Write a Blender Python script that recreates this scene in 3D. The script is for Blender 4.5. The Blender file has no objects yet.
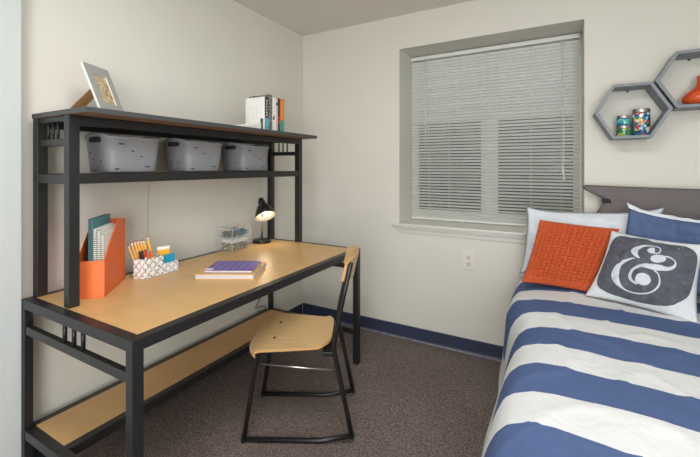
import bpy, bmesh, math, random
from mathutils import Vector, Matrix, noise as mnoise
R = math.radians
PI = math.pi
random.seed(7)
scn = bpy.context.scene
COL = scn.collection

# ------------------------------------------------------------------ helpers
def lin(c):
    return tuple(((v/255)/12.92 if v/255 <= .04045 else ((v/255+.055)/1.055)**2.4) for v in c)

def new_mat(name):
    m = bpy.data.materials.new(name); m.use_nodes = True
    nt = m.node_tree
    return m, nt, nt.nodes['Principled BSDF']

def mat(name, rgb, rough=.6, metal=0., var=.0, scale=30., bump=0., bscale=200., coat=0., detail=3., stretch=None, spec=.5):
    """Principled surface whose colour and relief vary with procedural noise."""
    m, nt, p = new_mat(name)
    c = lin(rgb)
    p.inputs['Roughness'].default_value = rough
    p.inputs['Metallic'].default_value = metal
    p.inputs['Specular IOR Level'].default_value = spec
    if coat: p.inputs['Coat Weight'].default_value = coat
    tc = nt.nodes.new('ShaderNodeTexCoord')
    mp = nt.nodes.new('ShaderNodeMapping'); nt.links.new(tc.outputs['Object'], mp.inputs['Vector'])
    if stretch: mp.inputs['Scale'].default_value = stretch
    n = nt.nodes.new('ShaderNodeTexNoise'); n.inputs['Scale'].default_value = scale; n.inputs['Detail'].default_value = detail
    nt.links.new(mp.outputs[0], n.inputs['Vector'])
    r = nt.nodes.new('ShaderNodeValToRGB')
    r.color_ramp.elements[0].position = .3; r.color_ramp.elements[1].position = .7
    r.color_ramp.elements[0].color = (*[max(0, v*(1-var)) for v in c], 1)
    r.color_ramp.elements[1].color = (*[min(1, v*(1+var)) for v in c], 1)
    nt.links.new(n.outputs['Fac'], r.inputs['Fac']); nt.links.new(r.outputs['Color'], p.inputs['Base Color'])
    if bump:
        b = nt.nodes.new('ShaderNodeTexNoise'); b.inputs['Scale'].default_value = bscale; b.inputs['Detail'].default_value = 4
        nt.links.new(tc.outputs['Object'], b.inputs['Vector'])
        bp = nt.nodes.new('ShaderNodeBump'); bp.inputs['Strength'].default_value = bump; bp.inputs['Distance'].default_value = .004
        nt.links.new(b.outputs['Fac'], bp.inputs['Height']); nt.links.new(bp.outputs['Normal'], p.inputs['Normal'])
    return m

def ramp_mat(name, tex, colors, scale, rough=.5, coat=0., constant=True, metal=0.):
    """Cells of several colours (beads, prints, photographs)."""
    m, nt, p = new_mat(name)
    tc = nt.nodes.new('ShaderNodeTexCoord')
    if tex == 'voronoi':
        t = nt.nodes.new('ShaderNodeTexVoronoi'); t.inputs['Scale'].default_value = scale
        out = nt.nodes.new('ShaderNodeSeparateColor'); nt.links.new(t.outputs['Color'], out.inputs[0]); o = out.outputs[0]
    else:
        t = nt.nodes.new('ShaderNodeTexNoise'); t.inputs['Scale'].default_value = scale; t.inputs['Detail'].default_value = 5; o = t.outputs['Fac']
    nt.links.new(tc.outputs['Object'], t.inputs['Vector'])
    r = nt.nodes.new('ShaderNodeValToRGB'); cr = r.color_ramp
    cr.interpolation = 'CONSTANT' if constant else 'LINEAR'
    n = len(colors)
    while len(cr.elements) < n: cr.elements.new(.5)
    for i, c in enumerate(colors):
        lo, hi = (0, 1) if tex == 'voronoi' else (.3, .7)
        cr.elements[i].position = lo + (hi-lo)*i/(n if constant else n-1)
        cr.elements[i].color = (*lin(c), 1)
    nt.links.new(o, r.inputs['Fac']); nt.links.new(r.outputs['Color'], p.inputs['Base Color'])
    p.inputs['Roughness'].default_value = rough; p.inputs['Metallic'].default_value = metal
    if coat: p.inputs['Coat Weight'].default_value = coat
    return m

def clear_mat(name, rgb, alpha=.25, rough=.05):
    """Thin clear plastic or glass: mostly see-through, a little sheen."""
    m, nt, p = new_mat(name)
    p.inputs['Base Color'].default_value = (*lin(rgb), 1); p.inputs['Roughness'].default_value = rough
    tr = nt.nodes.new('ShaderNodeBsdfTransparent'); mx = nt.nodes.new('ShaderNodeMixShader')
    mx.inputs[0].default_value = alpha
    nt.links.new(tr.outputs[0], mx.inputs[1]); nt.links.new(p.outputs[0], mx.inputs[2])
    nt.links.new(mx.outputs[0], nt.nodes['Material Output'].inputs['Surface'])
    return m

class MB:
    def __init__(self): self.bm = bmesh.new(); self.mi = 0
    def _f(self, vs):
        try: f = self.bm.faces.new(vs); f.material_index = self.mi; return f
        except ValueError: return None
    def box(self, x0, x1, y0, y1, z0, z1, M=None):
        ps = [(x0,y0,z0),(x1,y0,z0),(x1,y1,z0),(x0,y1,z0),(x0,y0,z1),(x1,y0,z1),(x1,y1,z1),(x0,y1,z1)]
        vs = [self.bm.verts.new(M @ Vector(p) if M else p) for p in ps]
        for q in ((3,2,1,0),(4,5,6,7),(0,1,5,4),(1,2,6,5),(2,3,7,6),(3,0,4,7)): self._f([vs[i] for i in q])
        return self
    def prism(self, poly, z0, z1, M=None):
        a = [self.bm.verts.new(M @ Vector((x,y,z0)) if M else (x,y,z0)) for x,y in poly]
        b = [self.bm.verts.new(M @ Vector((x,y,z1)) if M else (x,y,z1)) for x,y in poly]
        n = len(poly)
        self._f(a[::-1]); self._f(b)
        for i in range(n): self._f([a[i], a[(i+1)%n], b[(i+1)%n], b[i]])
        return self
    def tube(self, pts, r, seg=10, r2=None, caps=True, squash=1., up=None):
        pts = [Vector(p) for p in pts]; rings = []
        n = len(pts); prev = None
        for i, p in enumerate(pts):
            d = (pts[min(i+1,n-1)]-pts[max(i-1,0)]).normalized()
            if prev is None:
                u0 = Vector(up) if up else (Vector((0,0,1)) if abs(d.z) < .9 else Vector((1,0,0)))
            else: u0 = prev
            u = (u0 - d*u0.dot(d)).normalized(); v = d.cross(u); prev = u
            rr = r if r2 is None else r+(r2-r)*i/(n-1)
            rings.append([self.bm.verts.new(p + u*math.cos(2*PI*k/seg)*rr*squash + v*math.sin(2*PI*k/seg)*rr) for k in range(seg)])
        for a, b in zip(rings, rings[1:]):
            for k in range(seg): self._f([a[k], a[(k+1)%seg], b[(k+1)%seg], b[k]])
        if caps: self._f(rings[0][::-1]); self._f(rings[-1])
        return self
    def lathe(self, prof, seg=28, M=None, mats=None):
        rings = []
        for r, z in prof:
            if r < 1e-6: rings.append([self.bm.verts.new(M @ Vector((0,0,z)) if M else (0,0,z))])
            else: rings.append([self.bm.verts.new((M @ Vector((r*math.cos(2*PI*k/seg), r*math.sin(2*PI*k/seg), z))) if M else (r*math.cos(2*PI*k/seg), r*math.sin(2*PI*k/seg), z)) for k in range(seg)])
        for i, (a, b) in enumerate(zip(rings, rings[1:])):
            if mats: self.mi = mats[i]
            for k in range(seg):
                if len(a) == 1 and len(b) == 1: continue
                if len(a) == 1: self._f([a[0], b[(k+1)%seg], b[k]])
                elif len(b) == 1: self._f([a[k], a[(k+1)%seg], b[0]])
                else: self._f([a[k], a[(k+1)%seg], b[(k+1)%seg], b[k]])
        return self
    def grid(self, fn, nu, nv, flip=False, closed_u=False):
        g = [[self.bm.verts.new(fn(i/nu, j/nv)) for j in range(nv+1)] for i in range(nu+1)]
        for i in range(nu):
            for j in range(nv):
                q = [g[i][j], g[i+1][j], g[i+1][j+1], g[i][j+1]]
                self._f(q[::-1] if flip else q)
        return g
    def build(self, name, m, parent=None, smooth=False, bevel=0., weld=False, local=False, subsurf=0, solid=0., recalc=True):
        if weld: bmesh.ops.remove_doubles(self.bm, verts=self.bm.verts, dist=1e-5)
        if recalc: bmesh.ops.recalc_face_normals(self.bm, faces=self.bm.faces)
        me = bpy.data.meshes.new(name); self.bm.to_mesh(me); self.bm.free()
        for mm in (m if isinstance(m, (list, tuple)) else [m]): me.materials.append(mm)
        if smooth:
            for p in me.polygons: p.use_smooth = True
        o = bpy.data.objects.new(name, me); COL.objects.link(o)
        if parent is not None:
            o.parent = parent
            if not local: me.transform(world(parent).inverted())
        if bevel:
            b = o.modifiers.new('bevel', 'BEVEL'); b.width = bevel; b.segments = 2; b.limit_method = 'ANGLE'; b.angle_limit = R(40)
        if solid:
            s = o.modifiers.new('solid', 'SOLIDIFY'); s.thickness = solid; s.offset = -1
        if subsurf:
            s = o.modifiers.new('sub', 'SUBSURF'); s.levels = subsurf; s.render_levels = subsurf
        if smooth and bevel:
            w = o.modifiers.new('wn', 'WEIGHTED_NORMAL')
        return o

def world(o):
    return (world(o.parent) @ o.matrix_basis) if o.parent else o.matrix_basis.copy()

def tag(o, label, cat, group=None, kind=None):
    o['label'] = label; o['category'] = cat
    if group: o['group'] = group
    if kind: o['kind'] = kind
    return o

def thing(name, loc, label, cat, group=None, rz=0.):
    o = bpy.data.objects.new(name, None); COL.objects.link(o)
    o.empty_display_size = .05; o.location = loc; o.rotation_euler = (0,0,rz)
    return tag(o, label, cat, group)

def copy_thing(root, loc, label):
    r = root.copy(); COL.objects.link(r); r.location = loc; r['label'] = label
    for ch in root.children:
        c = ch.copy(); COL.objects.link(c); c.parent = r
        for g in ch.children:
            d = g.copy(); COL.objects.link(d); d.parent = c
    return r

def struct(o):
    o['kind'] = 'structure'; return o

def smooth_poly(pts, n=4):
    out = []; N = len(pts)
    for i in range(N):
        p0, p1, p2, p3 = [Vector(pts[(i+k-1) % N]) for k in range(4)]
        for j in range(n):
            t = j/n
            out.append(tuple(.5*((2*p1)+(-p0+p2)*t+(2*p0-5*p1+4*p2-p3)*t*t+(-p0+3*p1-3*p2+p3)*t**3)))
    return out

# ------------------------------------------------------------------ materials
D = 2.669; H = 2.44
M_wall = mat('wall_paint', (215,213,204), .75, var=.015, scale=1.5, bump=.06, bscale=160)
M_ceil = mat('ceiling_paint', (222,216,206), .85, var=.02, scale=2, bump=.08, bscale=120)
M_trimw = mat('white_trim', (196,201,201), .55, var=.01)
M_sill = mat('sill_paint', (216,215,208), .5, var=.012, scale=6)
M_base = mat('navy_vinyl', (50,57,80), .45, var=.08, scale=8)
M_basetoe = mat('vinyl_toe_scuffed', (110,112,124), .6, var=.25, scale=25)
M_black = mat('black_powdercoat', (32,32,33), .38, var=.12, scale=40, bump=.05, bscale=600)
M_tan = mat('tan_laminate', (205,165,110), .36, var=.05, scale=12, detail=6)
M_brown = mat('brown_fibreboard', (134,100,74), .7, var=.08, scale=60)
M_charcoal = mat('charcoal_laminate', (66,68,70), .45, var=.06, scale=30)
M_bin = mat('grey_plastic', (134,135,139), .45, var=.03, scale=20)
M_hole = mat('bin_hole_dark', (40,38,40), .9)
M_orange = mat('orange_card', (228,112,56), .55, var=.03, scale=15)
M_white = mat('white_paper', (236,234,230), .8, var=.02)
M_pages = mat('page_edges', (226,222,210), .85, var=.08, scale=90, stretch=(1,1,12))
M_teal = mat('teal_cover', (64,132,142), .5, var=.06)
M_slate = mat('slate_cover', (84,104,112), .5, var=.06)
M_wire = mat('black_wire', (28,28,30), .4)
M_steel = mat('brushed_steel', (185,185,188), .3, metal=1., var=.05)
M_lampb = mat('lamp_black', (30,29,28), .32, var=.1)
M_ply = mat('birch_plywood', (212,180,130), .4, var=.07, scale=7, detail=6, stretch=(1,6,1))
M_plyedge = mat('plywood_edge', (196,150,96), .55, var=.18, scale=40, stretch=(1,1,10))
M_chairb = mat('chair_black', (26,25,26), .35, var=.1, scale=40)
M_greyfab = mat('charcoal_fabric', (108,102,103), .92, var=.07, scale=220, bump=.25, bscale=700)
M_whitefab = mat('white_cotton', (208,214,222), .9, var=.015, scale=30, bump=.15, bscale=60)
M_bluefab = mat('blue_cotton', (76,94,132), .9, var=.05, scale=40, bump=.2, bscale=60)
M_knit = mat('orange_knit', (190,84,42), .95, var=.14, scale=160, bump=.4, bscale=400)
M_canvas = mat('white_canvas', (206,211,216), .9, var=.02, scale=60, bump=.2, bscale=300)
M_ampw = mat('pale_print', (194,199,210), .92, var=.03, scale=80)
M_wood = mat('honey_oak', (196,146,88), .5, var=.12, scale=9, detail=6, stretch=(1,1,8))
M_mattress = mat('mattress_ticking', (90,110,160), .85, var=.04)
M_hex = mat('grey_painted_wood', (126,132,138), .5, var=.08, scale=14, detail=5)
M_gourd = mat('orange_glaze', (206,82,34), .16, var=.05, scale=9, coat=.6)
M_lid = mat('jar_lid_metal', (170,168,166), .35, metal=.8, var=.06)
M_blind = mat('blind_slat', (222,224,220), .5, var=.015, scale=40)
M_cordw = mat('white_cord', (212,212,206), .7)
M_plate = mat('outlet_plate', (222,219,208), .35)
M_recept = mat('outlet_face', (208,205,194), .45)
M_slot = mat('outlet_slot', (70,68,64), .6)
M_frame = mat('frame_silver', (160,162,160), .4, var=.04, scale=30)
M_framew = mat('frame_white_edge', (224,222,214), .5)
M_easel = mat('easel_cardboard', (208,160,112), .7, var=.06, scale=50)
M_photo = ramp_mat('photo_print', 'noise', [(92,60,38),(150,112,74),(212,194,162),(158,140,104),(216,200,170),(128,96,62)], 26, .35, .4, False)
M_clear = clear_mat('clear_acrylic', (225,230,228), .07, .06)
M_glass = clear_mat('window_glass', (180,195,190), .12, .02)

def carpet_mat():
    m, nt, p = new_mat('carpet_pile')
    tc = nt.nodes.new('ShaderNodeTexCoord')
    v = nt.nodes.new('ShaderNodeTexVoronoi'); v.inputs['Scale'].default_value = 210
    n = nt.nodes.new('ShaderNodeTexNoise'); n.inputs['Scale'].default_value = 130; n.inputs['Detail'].default_value = 5
    n2 = nt.nodes.new('ShaderNodeTexNoise'); n2.inputs['Scale'].default_value = 2.5; n2.inputs['Detail'].default_value = 4
    for t in (v, n, n2): nt.links.new(tc.outputs['Object'], t.inputs['Vector'])
    sep = nt.nodes.new('ShaderNodeSeparateColor'); nt.links.new(v.outputs['Color'], sep.inputs[0])
    add = nt.nodes.new('ShaderNodeMath'); add.operation = 'MULTIPLY_ADD'; add.inputs[1].default_value = .45
    nt.links.new(sep.outputs[0], add.inputs[0]); nt.links.new(n.outputs['Fac'], add.inputs[2])
    r = nt.nodes.new('ShaderNodeValToRGB'); cr = r.color_ramp
    cr.elements[0].position = .35; cr.elements[0].color = (*lin((78,70,69)), 1)
    cr.elements[1].position = 1.05 if False else 1.; cr.elements[1].color = (*lin((150,137,130)), 1)
    e = cr.elements.new(.7); e.color = (*lin((116,104,100)), 1)
    nt.links.new(add.outputs[0], r.inputs['Fac'])
    mx = nt.nodes.new('ShaderNodeMixRGB'); mx.blend_type = 'MULTIPLY'; mx.inputs[0].default_value = .35
    nt.links.new(r.outputs['Color'], mx.inputs[1]); nt.links.new(n2.outputs['Fac'], mx.inputs[2])
    nt.links.new(mx.outputs[0], p.inputs['Base Color'])
    bp = nt.nodes.new('ShaderNodeBump'); bp.inputs['Strength'].default_value = .6; bp.inputs['Distance'].default_value = .006
    nt.links.new(n.outputs['Fac'], bp.inputs['Height']); nt.links.new(bp.outputs['Normal'], p.inputs['Normal'])
    p.inputs['Roughness'].default_value = .98; p.inputs['Specular IOR Level'].default_value = .1
    return m
M_carpet = carpet_mat()

# ------------------------------------------------------------------ room shell
XR, YF = 3.05, -1.7            # right wall, wall behind the camera
WX0, WX1, WZ0, WZ1 = .902, 2.096, .862, 2.187     # window opening
REV = .275                       # reveal depth
struct(MB().box(-.1, XR+.1, YF-.1, D+.4, -.1, 0).build('floor', M_carpet))
struct(MB().box(-.1, XR+.1, YF-.1, D+.4, H, H+.1).build('ceiling', M_ceil))
struct(MB().box(-.1, 0, YF-.1, D+.4, 0, H).build('wall_left', M_wall))
struct(MB().box(XR, XR+.1, YF-.1, D+.4, 0, H).build('wall_right', M_wall))
struct(MB().box(0, XR, YF-.1, YF, 0, H).build('wall_front', M_wall))
w = MB()
T = REV+.06
w.box(0, WX0, D, D+T, 0, H); w.box(WX1, XR, D, D+T, 0, H)
w.box(WX0, WX1, D, D+T, 0, WZ0); w.box(WX0, WX1, D, D+T, WZ1, H)
struct(w.build('wall_back', M_wall))
# white painted closet end that stops at the desk
struct(MB().box(0, .057, -.9, .678, 0, H).build('trim_1', M_trimw, bevel=.003))
def baseboard(name, a, b, n):
    """cove base: flat vinyl with a scuffed toe lip; a -> b along the wall, n points into the room."""
    a, b, n = Vector(a), Vector(b), Vector(n); d = b-a
    prof = [(0,.1),(.004,.1),(.006,.095),(.006,.02),(.010,.010),(.018,.002),(.018,0),(0,0)]
    m = MB()
    ring = [[m.bm.verts.new(p + n*q[0] + Vector((0,0,q[1]))) for q in prof] for p in (a, b)]
    for i in range(len(prof)-1):
        m.mi = 1 if i in (4,5) else 0
        m._f([ring[0][i], ring[1][i], ring[1][i+1], ring[0][i+1]])
    m.mi = 0; m._f(ring[0]); m._f(ring[1][::-1])
    return struct(m.build(name, [M_base, M_basetoe]))
baseboard('baseboard_back', (0,D,0), (XR,D,0), (0,-1,0))
baseboard('baseboard_left', (0,.679,0), (0,D-.018,0), (1,0,0))
baseboard('baseboard_right', (XR,YF,0), (XR,D-.018,0), (-1,0,0))

# window unit at the back of the reveal: two double-hung windows side by side
win = struct(bpy.data.objects.new('window_1', None)); COL.objects.link(win); win.location = ((WX0+WX1)/2, D+REV, WZ0)
yw = D+REV+.03
xm = 1.506
f = MB()
f.box(WX0, WX0+.02, yw-.02, yw+.03, WZ0, WZ1); f.box(WX1-.02, WX1, yw-.02, yw+.03, WZ0, WZ1)
f.box(WX0+.02, WX1-.02, yw-.02, yw+.03, WZ1-.025, WZ1); f.box(WX0+.02, WX1-.02, yw-.02, yw+.03, WZ0, WZ0+.045)
f.box(xm-.03, xm+.03, yw-.025, yw+.03, WZ0+.045, WZ1-.025)
f.build('window_frame', M_sill, win)
zmr = 1.66
for x0, x1 in ((WX0+.02, xm-.03), (xm+.03, WX1-.02)):
    s = MB()
    s.box(x0, x1, yw-.012, yw+.02, zmr-.022, zmr+.022)
    s.box(x0, x0+.03, yw-.008, yw+.02, WZ0+.045, zmr-.022); s.box(x1-.03, x1, yw-.008, yw+.02, WZ0+.045, zmr-.022)
    s.box(x0, x0+.03, yw-.004, yw+.02, zmr+.022, WZ1-.025); s.box(x1-.03, x1, yw-.004, yw+.02, zmr+.022, WZ1-.025)
    s.box(x0+.03, x1-.03, yw-.008, yw+.02, WZ0+.045, WZ0+.085); s.box(x0+.03, x1-.03, yw-.004, yw+.02, WZ1-.05, WZ1-.025)
    so = s.build('sash', M_sill, win)
    MB().box(x0+.028, x1-.028, yw+.004, yw+.008, WZ0+.08, zmr-.02).box(x0+.028, x1-.028, yw+.004, yw+.008, zmr+.02, WZ1-.045).build('pane', M_glass, so)
    MB().box(x0, x1, yw+.034, yw+.036, WZ0+.04, zmr).build('insect_screen', clear_mat('screen_mesh', (58,64,62), .72, .9), so)
# sill stool and apron
ts = MB()
ts.box(.853, 2.145, D-.034, D, .852, .868); ts.box(WX0+.001, WX1-.001, D, D+REV-.001, .8625, .868)
ap = [(0, .852), (-.024, .852), (-.022, .838), (-.012, .818), (-.008, .795), (0, .795)]
for i in range(1):
    A = [ts.bm.verts.new((.868 + (.852-z)*.42, D+y, z)) for y, z in ap]
    B = [ts.bm.verts.new((2.13 - (.852-z)*.42, D+y, z)) for y, z in ap]
    for k in range(len(ap)): ts._f([A[k], A[(k+1)%6], B[(k+1)%6], B[k]])
    ts._f(A); ts._f(B[::-1])
struct(ts.build('trim_2', M_sill, bevel=.002))

# mini blind
bl = thing('venetian_blind', (1.5, D+.2, WZ0+.012), 'closed pale grey mini blind filling the window recess', 'blind')
yb = D+.24; bx0, bx1 = WX0+.006, WX1-.012
MB().box(bx0, bx1, yb-.014, yb+.014, WZ1-.040, WZ1-.012).build('head_rail', M_blind, bl, bevel=.003)
MB().box(bx0, bx1, yb-.011, yb+.011, WZ0+.012, WZ0+.026).build('bottom_rail', M_blind, bl, bevel=.004)
sl = MB()
zs = [WZ0+.034 + i*.0232 for i in range(61)]
zs = [z for z in zs if z < WZ1-.046]
for i, z in enumerate(zs):
    a = R(38) + R(6)*math.sin(i*1.7)*.3
    for k in range(4):
        pass
    prof = []
    for k in range(5):
        q = -1+k*.5
        prof.append((q*.0125*math.cos(a) , q*.0125*math.sin(a)*-1 - .0022*(1-q*q)))
    va = [sl.bm.verts.new((bx0+.004, yb - p[0], z - p[1])) for p in prof]
    vb = [sl.bm.verts.new((bx1-.004, yb - p[0], z - p[1])) for p in prof]
    for k in range(4): sl._f([va[k], vb[k], vb[k+1], va[k+1]])
sl.build('slats', M_blind, bl, smooth=True, recalc=False)
lc = MB()
for x in (1.06, 1.22, 1.5, 1.79, 1.975):
    lc.tube([(x, yb-.0145, WZ0+.026), (x, yb-.0145, WZ1-.03)], .0011, 5)
    lc.tube([(x, yb+.0145, WZ0+.026), (x, yb+.0145, WZ1-.03)], .0011, 5)
lc.build('ladder_cord', M_cordw, bl)
MB().tube([(1.035, yb-.02, WZ1-.03), (1.037, yb-.024, 1.42)], .0042, 8).build('tilt_wand', M_cordw, bl, smooth=True)
cd = MB().tube([(1.985, yb-.018, WZ1-.03), (1.985, yb-.022, 1.28)], .002, 6).tube([(1.992, yb-.018, WZ1-.03), (1.99, yb-.022, 1.24)], .002, 6).build('pull_cord', M_cordw, bl)
MB().lathe([(0,.045),(.004,.043),(.006,.02),(.009,.002),(0,0)], 10, Matrix.Translation((1.985, yb-.022, 1.235))).lathe([(0,.045),(.004,.043),(.006,.02),(.009,.002),(0,0)], 10, Matrix.Translation((1.991, yb-.024, 1.2))).build('tassel', M_cordw, cd, smooth=True)

# ------------------------------------------------------------------ desk
DX0, DX1, DY0, DY1, DZ = .047, .817, .679, 2.192, .754
tb = .038
desk = thing('desk', (DX0, DY0, 0), 'long black framed desk with tan wood top along the left wall', 'desk')
MB().box(DX0+.038, DX1-.038, DY0+.038, DY1-.038, DZ-.024, DZ+.0006).build('tabletop', M_tan, desk)
fr = MB()
fr.box(DX0, DX1, DY0, DY0+.0385, DZ-tb, DZ); fr.box(DX0, DX1, DY1-.0385, DY1, DZ-tb, DZ)
fr.box(DX0, DX0+.0385, DY0+.0385, DY1-.0385, DZ-tb, DZ); fr.box(DX1-.0385, DX1, DY0+.0385, DY1-.0385, DZ-tb, DZ)
fr.build('top_frame', M_black, desk, bevel=.002)
for x in (DX0, DX1-.037):
    for y in (DY0, DY1-.037):
        lw = .037 if x > .5 else .030
        y2 = y if y < 1 else y+.037-lw
        MB().box(x, x+lw, y2, y2+lw, 0, DZ-tb).build('leg', M_black, desk, bevel=.002)
for y in (DY0, DY1-.024):
    er = MB().box(DX0+.037, DX1-.037, y+.002, y+.024, .615, .648).build('end_rail', M_black, desk, bevel=.002)
    for x in (.374, .440, .502):
        MB().tube([(x, y+.013, .648), (x, y+.013, DZ-tb)], .0075, 10).build('spindle', M_black, er, smooth=True)
LZ = .228
for y in (DY0, DY1-.037):
    MB().box(DX0+.037, DX1-.037, y, y+.037, LZ-.037, LZ).build('lower_rail', M_black, desk, bevel=.002)
MB().box(DX0, DX0+.034, DY0+.037, DY1-.037, LZ-.037, LZ).box(.312, .35, DY0+.037, DY1-.037, LZ-.037, LZ).build('shelf_frame', M_black, desk, bevel=.002)
MB().box(DX0+.034, .312, DY0+.037, DY1-.037, LZ-.02, LZ-.0005).build('lower_shelf', M_tan, desk)

# ------------------------------------------------------------------ hutch on the desk
hu = thing('desk_hutch', (.05, .717, DZ), 'black metal two-tier shelf hutch standing on the desk', 'hutch')
HX0, HX1, HY0, HY1, HZ = .05, .345, .717, 2.19, 1.512
for x in (HX0, HX1-.038):
    for y in (HY0, HY1-.038):
        MB().box(x, x+.038, y, y+.038, DZ+.001, HZ-.02).build('post', M_black, hu, bevel=.002)
tbm = MB(); tbm.mi = 0
tbm.box(HX0-.005, .467, HY0-.002, 2.2, HZ-.02, HZ)
for fc in tbm.bm.faces:
    if fc.calc_center_median().z < HZ-.019: fc.material_index = 1
tbm.build('top_shelf', [M_charcoal, M_brown], hu, bevel=.0015)
for y in (HY0+.006, HY1-.03):
    MB().box(HX0+.038, HX1-.038, y, y+.022, HZ-.042, HZ-.022).build('upper_rail', M_black, hu, bevel=.0015)
    r_ = MB().box(HX0+.038, HX1-.038, y, y+.022, 1.375, 1.402).build('end_rail', M_black, hu, bevel=.0015)
    for x in (.146, .185, .224):
        MB().tube([(x, y+.011, 1.402), (x, y+.011, HZ-.042)], .005, 10).build('spindle', M_black, r_, smooth=True)
    MB().box(HX0+.038, HX1-.038, y-.004, y+.028, 1.226, 1.262).build('side_rail', M_black, hu, bevel=.0015)
MB().box(HX1-.032, HX1-.004, HY0+.038, HY1-.038, HZ-.058, HZ-.022).box(HX0+.004, HX0+.03, HY0+.038, HY1-.038, HZ-.058, HZ-.022).build('front_rail', M_black, hu, bevel=.0015)
MB().box(HX1-.034, HX1-.002, HY0+.038, HY1-.038, 1.226, 1.264).box(HX0+.002, HX0+.034, HY0+.038, HY1-.038, 1.226, 1.264).build('shelf_rail', M_black, hu, bevel=.0015)
MB().box(HX0+.034, HX1-.034, HY0+.036, HY1-.036, 1.242, 1.2635).build('middle_shelf', M_charcoal, hu)

# ------------------------------------------------------------------ storage bins on the middle shelf
def make_bin(loc, label):
    t = thing('storage_bin', loc, label, 'bin', 'grey bins on the hutch shelf')
    hx, hy, h = .099, .111, .160
    def ring(k, z, inset=0, lift=0.):
        tx, ty = (hx + .010*k - inset), (hy + .015*k - inset)
        n = 40; out = []
        for i in range(n):
            a = 2*PI*i/n
            ca, sa = math.cos(a), math.sin(a)
            e = .36
            px = tx*math.copysign(abs(ca)**e, ca); py = ty*math.copysign(abs(sa)**e, sa)
            l = 0.
            if lift and abs(py) > ty*.93: l = 1.25*lift*max(0, math.cos(px/(tx*.92)*PI/2))
            out.append((px, py, z + l))
        return out
    m = MB()
    rings = [ring(0, .004, .004), ring(0, .01), ring(.45, .075), ring(.93, h-.012, 0, .012), ring(1., h-.01, -.004, .016), ring(1., h, -.004, .017), ring(1., h, .004, .017), ring(.9, h-.015, .004, .012), ring(.1, .012, .004)]
    vr = [[m.bm.verts.new(p) for p in r] for r in rings]
    for a, b in zip(vr, vr[1:]):
        for i in range(40): m._f([a[i], a[(i+1)%40], b[(i+1)%40], b[i]])
    m._f(vr[0][::-1]); m._f(vr[-1])
    body = m.build('body', M_bin, t, smooth=True, local=True)
    for sgn in (-1, 1):
        g = MB(); y = sgn*(hy+.0125)
        pts = []
        for i in range(24):
            a = 2*PI*i/24
            pts.append((.046*math.copysign(abs(math.cos(a))**.5, math.cos(a)), .0125*math.copysign(abs(math.sin(a))**.5, math.sin(a))))
        g.prism(pts, -.003, .003, Matrix.Translation((0, y, h-.013)) @ Matrix.Rotation(R(90), 4, 'X'))
        g.build('handle_slot', M_hole, body, local=True)
    for (yy, zz, L) in ((-.07,.128,.016),(-.02,.098,.01),(.05,.03,.016),(-.085,.02,.012),(.02,.075,.007)):
        k = (zz-.01)/(h-.02); x = hx + .010*k
        g = MB().box(x-.003, x+.0012, yy-L/2*1.4, yy+L/2*1.4, zz-.0022, zz+.0022); g.build('vent_slit', M_hole, body, local=True)
    for (xx, zz, L) in ((-.03,.06,.012),(.03,.052,.013),(-.05,.09,.01)):
        k = (zz-.01)/(h-.02); y = hy + .015*k
        g = MB().box(xx-L/2, xx+L/2, -y-.0012, -y+.003, zz-.0022, zz+.0022); g.build('vent_slit', M_hole, body, local=True)
    return t
b0 = make_bin((.200, 1.005, 1.264), 'grey plastic bin nearest the left end of the hutch shelf')
copy_thing(b0, (.200, 1.386, 1.264), 'middle one of the three grey plastic bins on the hutch')
copy_thing(b0, (.200, 1.775, 1.264), 'grey plastic bin at the window end of the hutch shelf')

# ------------------------------------------------------------------ picture frame on the hutch top
pf = thing('picture_frame', (.25, .92, HZ), 'small silver tabletop picture frame leaning back on an easel', 'picture frame')
az = R(25); nrm = Vector((math.cos(az), math.sin(az), 0)); wd = Vector((-math.sin(az), math.cos(az), 0))
lean = R(22.3); upv = (Vector((0,0,1))*math.cos(lean) - nrm*math.sin(lean)); nv = wd.cross(upv).normalized()
org = Vector((.280, .871, HZ+.0058))
FM = Matrix((( wd.x, upv.x, nv.x, org.x), (wd.y, upv.y, nv.y, org.y), (wd.z, upv.z, nv.z, org.z), (0,0,0,1)))
W_, H_ = .151, .240
fm = MB()
for (x0,x1,y0,y1) in ((0,W_,0,.055),(0,W_,H_-.044,H_),(0,.034,.055,H_-.044),(W_-.034,W_,.055,H_-.044)):
    fm.box(x0, x1, y0, y1, -.010, 0, FM)
for fc in fm.bm.faces:
    fc.normal_update()
    if abs(fc.normal.dot(nv)) < .5: fc.material_index = 1
fm.build('frame', [M_frame, M_framew], pf)
MB().box(.031, W_-.031, .052, H_-.041, -.0085, -.005, FM).build('photograph', M_photo, pf)
ez = MB()
eb = org + wd*.075 + upv*.15 - nv*.0145; eg = Vector((.078, .835, HZ+.0012))
hw = wd*.03
for s_, q in (('a', 0),):
    P = [eb-hw, eb+hw, eg+hw*1.1, eg-hw*1.1]
    th = Vector((0,0,.004)) + nrm*.003
    a = [ez.bm.verts.new(p) for p in P]; b = [ez.bm.verts.new(p+th) for p in P]
    ez._f(a); ez._f(b[::-1])
    for i in range(4): ez._f([a[i], a[(i+1)%4], b[(i+1)%4], b[i]])
ez.build('easel', M_easel, pf)
MB().box(.02, W_-.02, .01, H_-.03, -.0125, -.0102, FM).build('backing', M_easel, pf)

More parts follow.
